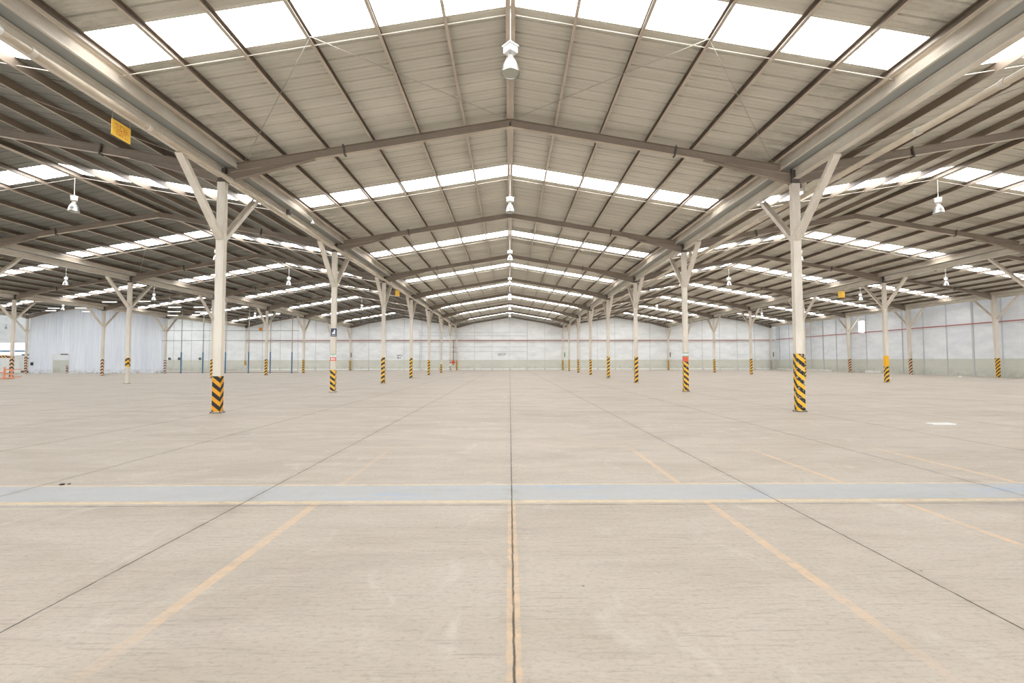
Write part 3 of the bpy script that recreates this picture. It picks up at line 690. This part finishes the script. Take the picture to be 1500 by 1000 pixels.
n.L(n.math('MAXIMUM', w1, w2), n.b.inputs['Alpha']); M['wire'] = n.fin(srgb(190, 192, 192), .5, .3)
mb = MB(); mb.add([(-46.8, YF, .1), (-28.4, YF, .1), (-28.4, YF, 5.75), (-46.8, YF, 5.75)], [(0, 1, 2, 3)])
tag(link('wire_netting', mb.mesh('wire_netting', M['wire'])), 'fine wire netting stretched between the slim posts', 'netting')

# small dark boxes above the dado on the far left of the end wall
for i, x in enumerate((-60.2 + 0, -58.3, -54.0)):
    X = (252 + (0, 14, 44)[i] - 747) / 700 * 85.0
    mb = MB(); mb.box(-.16, .16, -.12, .12, 0, .38); mb.box(-.05, .05, -.14, .14, .38, .46)
    o = link('wall_box', mb.mesh('wall_box', M['darksteel']), None, (X, Y_BACK - .14, 1.85)); tag(o, 'small dark box on the far wall behind the fence, %s of three' % ['leftmost', 'middle', 'rightmost'][i], 'box', 'small boxes on the far wall')

# ------------------------------------------------------------------ corrugated partition with doorway
PX0, PX1, PY = -65.6, -47.15, RY(5) + .20
D0, D1, DH = -62.4, -60.1, 2.55
mb = MB(); x = PX0; st = .15
while x < PX1 - .001:
    for a, b, da, db in ((0, .05, 0, 0), (.05, .075, 0, .03), (.075, .125, .03, .03), (.125, .15, .03, 0)):
        xa, xb = x + a, min(x + b, PX1)
        if xa >= PX1: break
        z0 = DH if D0 < (xa + xb) / 2 < D1 else 0.0
        ta, tb = zroof(xa) - .04, zroof(xb) - .04
        mb.add([(xa, PY + da, z0), (xb, PY + db, z0), (xb, PY + db, tb), (xa, PY + da, ta)], [(0, 1, 2, 3)])
    x += st
o = struct('wall_partition', mb, M['sheetwall']); so = o.modifiers.new('thick', 'SOLIDIFY'); so.thickness = .008; so.offset = 0
mb = MB(); mb.box(D0 - .06, D0, PY - .06, PY + .09, 0, DH); mb.box(D1, D1 + .06, PY - .06, PY + .09, 0, DH); mb.box(D0 - .06, D1 + .06, PY - .06, PY + .09, DH, DH + .07)
struct('trim_4', mb, M['white'])
mb = MB(); mb.box(-.5, .5, -.02, .02, 0, .14); o = link('door_track', mb.mesh('door_track', M['darksteel']), None, (-60.75, PY - .09, DH - .02)); tag(o, 'dark sliding-door track at the top right of the doorway', 'track')
mb = MB(); mb.box(-.14, .14, -.06, .06, 0, .42); o = link('switch_box', mb.mesh('switch_box', M['black']), None, (-65.1, PY - .07, 1.1)); tag(o, 'small black box low on the corrugated white wall', 'box')
t = thing('short_barrier', 'short red striped barrier seen through the doorway', 'barrier', (-62.4, PY + 2.2, 0))
mb = MB(); mb.box(-.1, .1, -.1, .1, 0, 1.05); link('post', mb.mesh('post', M['hz_rw']), t)
mb = MB(); mb.box(.1, 1.0, -.03, .03, .95, 1.03); link('arm', mb.mesh('arm', M['white']), t)
# wall seen behind the partition
gable_wall('wall_store', -66.19, -58.0, 72.0, 72.25, M['wall_back'])

# ------------------------------------------------------------------ orange barrier and striped bar round the far left column
bx, by = -47.0, 44.6
t = thing('orange_barrier', 'orange and white tubular guard barrier at the foot of a far left column', 'barrier', (bx + .3, by, 0))
def bar(nm, p0, p1, r, m, lb=None):
    mb = MB(); mb.tube([p0, p1], r, 8); o = link(nm, mb.mesh(nm, M[m], True), t)
    if lb: o['label'] = lb
for x, m in ((-.5, 'white'), (.1, 'orange'), (.75, 'orange')): bar('post', (x, 0, 0), (x, 0, 1.12 if x < .5 else .95), .075, m)
for z, m in ((1.12, 'white'), (.62, 'orange'), (.12, 'orange')): bar('rail', (-.5, 0, z), (.1, 0, z), .055, m)
for z, m in ((.9, 'orange'), (.5, 'orange'), (.12, 'orange')): bar('rail', (.1, 0, z), (.75, 0, z), .055, m)
for z in (1.0, .3): bar('rail', (.75, 0, z - .1), (.75, .9, z - .1), .04, 'orange')
mb = MB(); mb.box(-3.2, .0, -.09, .09, 0, .24); o = link('striped_bar', mb.mesh('striped_bar', M['hz_bar']), None, (-47.13, RY(3) - .2, 1.98)); tag(o, 'yellow and black striped crossbar beside the far left column', 'bar')
# lifting machine silhouette in the left opening
t = thing('scissor_lift', 'slim dark lifting frame standing in the bright left opening', 'lift', (-70.9, 71.0, 0))
mb = MB()
for x in (-.35, .35): mb.box(x - .05, x + .05, -.05, .05, .2, 4.2)
link('mast', mb.mesh('mast', M['greyink']), t)
mb = MB(); mb.box(-.6, .6, -.3, .3, .0, .3); link('base', mb.mesh('base', M['darksteel']), t)
mb = MB(); mb.box(-.7, .5, -.2, .2, 2.5, 2.75); mb.box(-.3, .5, -.2, .2, 2.0, 2.2); link('carriage', mb.mesh('carriage', M['blue']), t)
# roller-door rail across the opening
mb = MB(); mb.box(-79, -72.05, 71.95, 72.05, 3.05, 3.3); struct('door_1', mb, M['blue'])
mb = MB(); mb.box(-79, -72.05, 72.05, 72.15, 0, 2.6); struct('door_2', mb, M['plinth'])

# ------------------------------------------------------------------ debris on the floor
def lump(x, y, r, label, m, cat='debris', flat=.5, name='debris_lump'):
    mb = MB(); rr = random.Random(int(x * 100)); rings = []
    for z, q in ((0, .8), (.35, 1.0), (.7, .75), (1, .2)):
        rings.append([(r * q * math.cos(a) * rr.uniform(.75, 1.2), r * q * math.sin(a) * rr.uniform(.75, 1.2), z * r * flat) for a in [2*PI*k/9 for k in range(9)]])
    mb.loft(rings); tag(link(name, mb.mesh(name, M[m]), None, (x, y, .001)), label, cat)
lump(-6.02, 6.53, .035, 'small dark clod lying by the far edge of the blue strip, left', 'black')
lump(-5.95, 6.56, .022, 'tiny dark crumb beside the dark clod, left', 'black')
lump(47.0 * .74, 43.6, .16, 'small crumpled white scrap on the floor by the right wall', 'white', 'scrap', .5, 'paper_scrap')
lump(43.5, 45.8, .2, 'flat white scrap on the floor near the right wall column', 'white', 'scrap', .7, 'paper_scrap')
mb = MB(); mb.box(-.3, .3, -.12, .12, 0, .03); tag(link('paper_scrap', mb.mesh('paper_scrap', M['white']), None, (11.1, 12.3, .001)), 'flat pale sheet lying on the floor right of the nearest right column', 'scrap')

# ------------------------------------------------------------------ light
w = bpy.data.worlds.new('World'); scene.world = w; w.use_nodes = True
w.node_tree.nodes['Background'].inputs[0].default_value = (.86, .93, 1, 1); w.node_tree.nodes['Background'].inputs[1].default_value = 3.2

# ------------------------------------------------------------------ camera (fitted: f = 700 px of 1500)
cam = bpy.data.cameras.new('camera'); co = bpy.data.objects.new('camera', cam); C.objects.link(co); scene.camera = co
cam.sensor_width = 36; cam.sensor_fit = 'HORIZONTAL'; cam.lens = 700 / 1500 * 36; cam.clip_end = 500; cam.clip_start = .05
pitch, yaw, roll = .0402586, -.00992527, -.00115606
R = Vector((math.cos(yaw), math.sin(yaw), 0)); F0 = Vector((-math.sin(yaw), math.cos(yaw), 0)); Z = Vector((0, 0, 1))
F = F0 * math.cos(pitch) + Z * math.sin(pitch); U = -F0 * math.sin(pitch) + Z * math.cos(pitch)
R2 = R * math.cos(roll) + U * math.sin(roll); U2 = -R * math.sin(roll) + U * math.cos(roll)
mw = Matrix(((R2.x, U2.x, -F.x, -.0237), (R2.y, U2.y, -F.y, 0), (R2.z, U2.z, -F.z, 1.653), (0, 0, 0, 1)))
co.matrix_world = mw
cam.shift_x = (750 - 753.48) / 1500

vs = scene.view_settings; vs.view_transform = 'Standard'; vs.look = 'None'; vs.gamma = 1; vs.exposure = 0.12; vs.use_curve_mapping = False
cy = scene.cycles; cy.max_bounces = 6; cy.diffuse_bounces = 4; cy.use_adaptive_sampling = True; cy.adaptive_threshold = .06; cy.glossy_bounces = 3; cy.transparent_max_bounces = 6
cy.sample_clamp_indirect = 8; cy.use_denoising = True
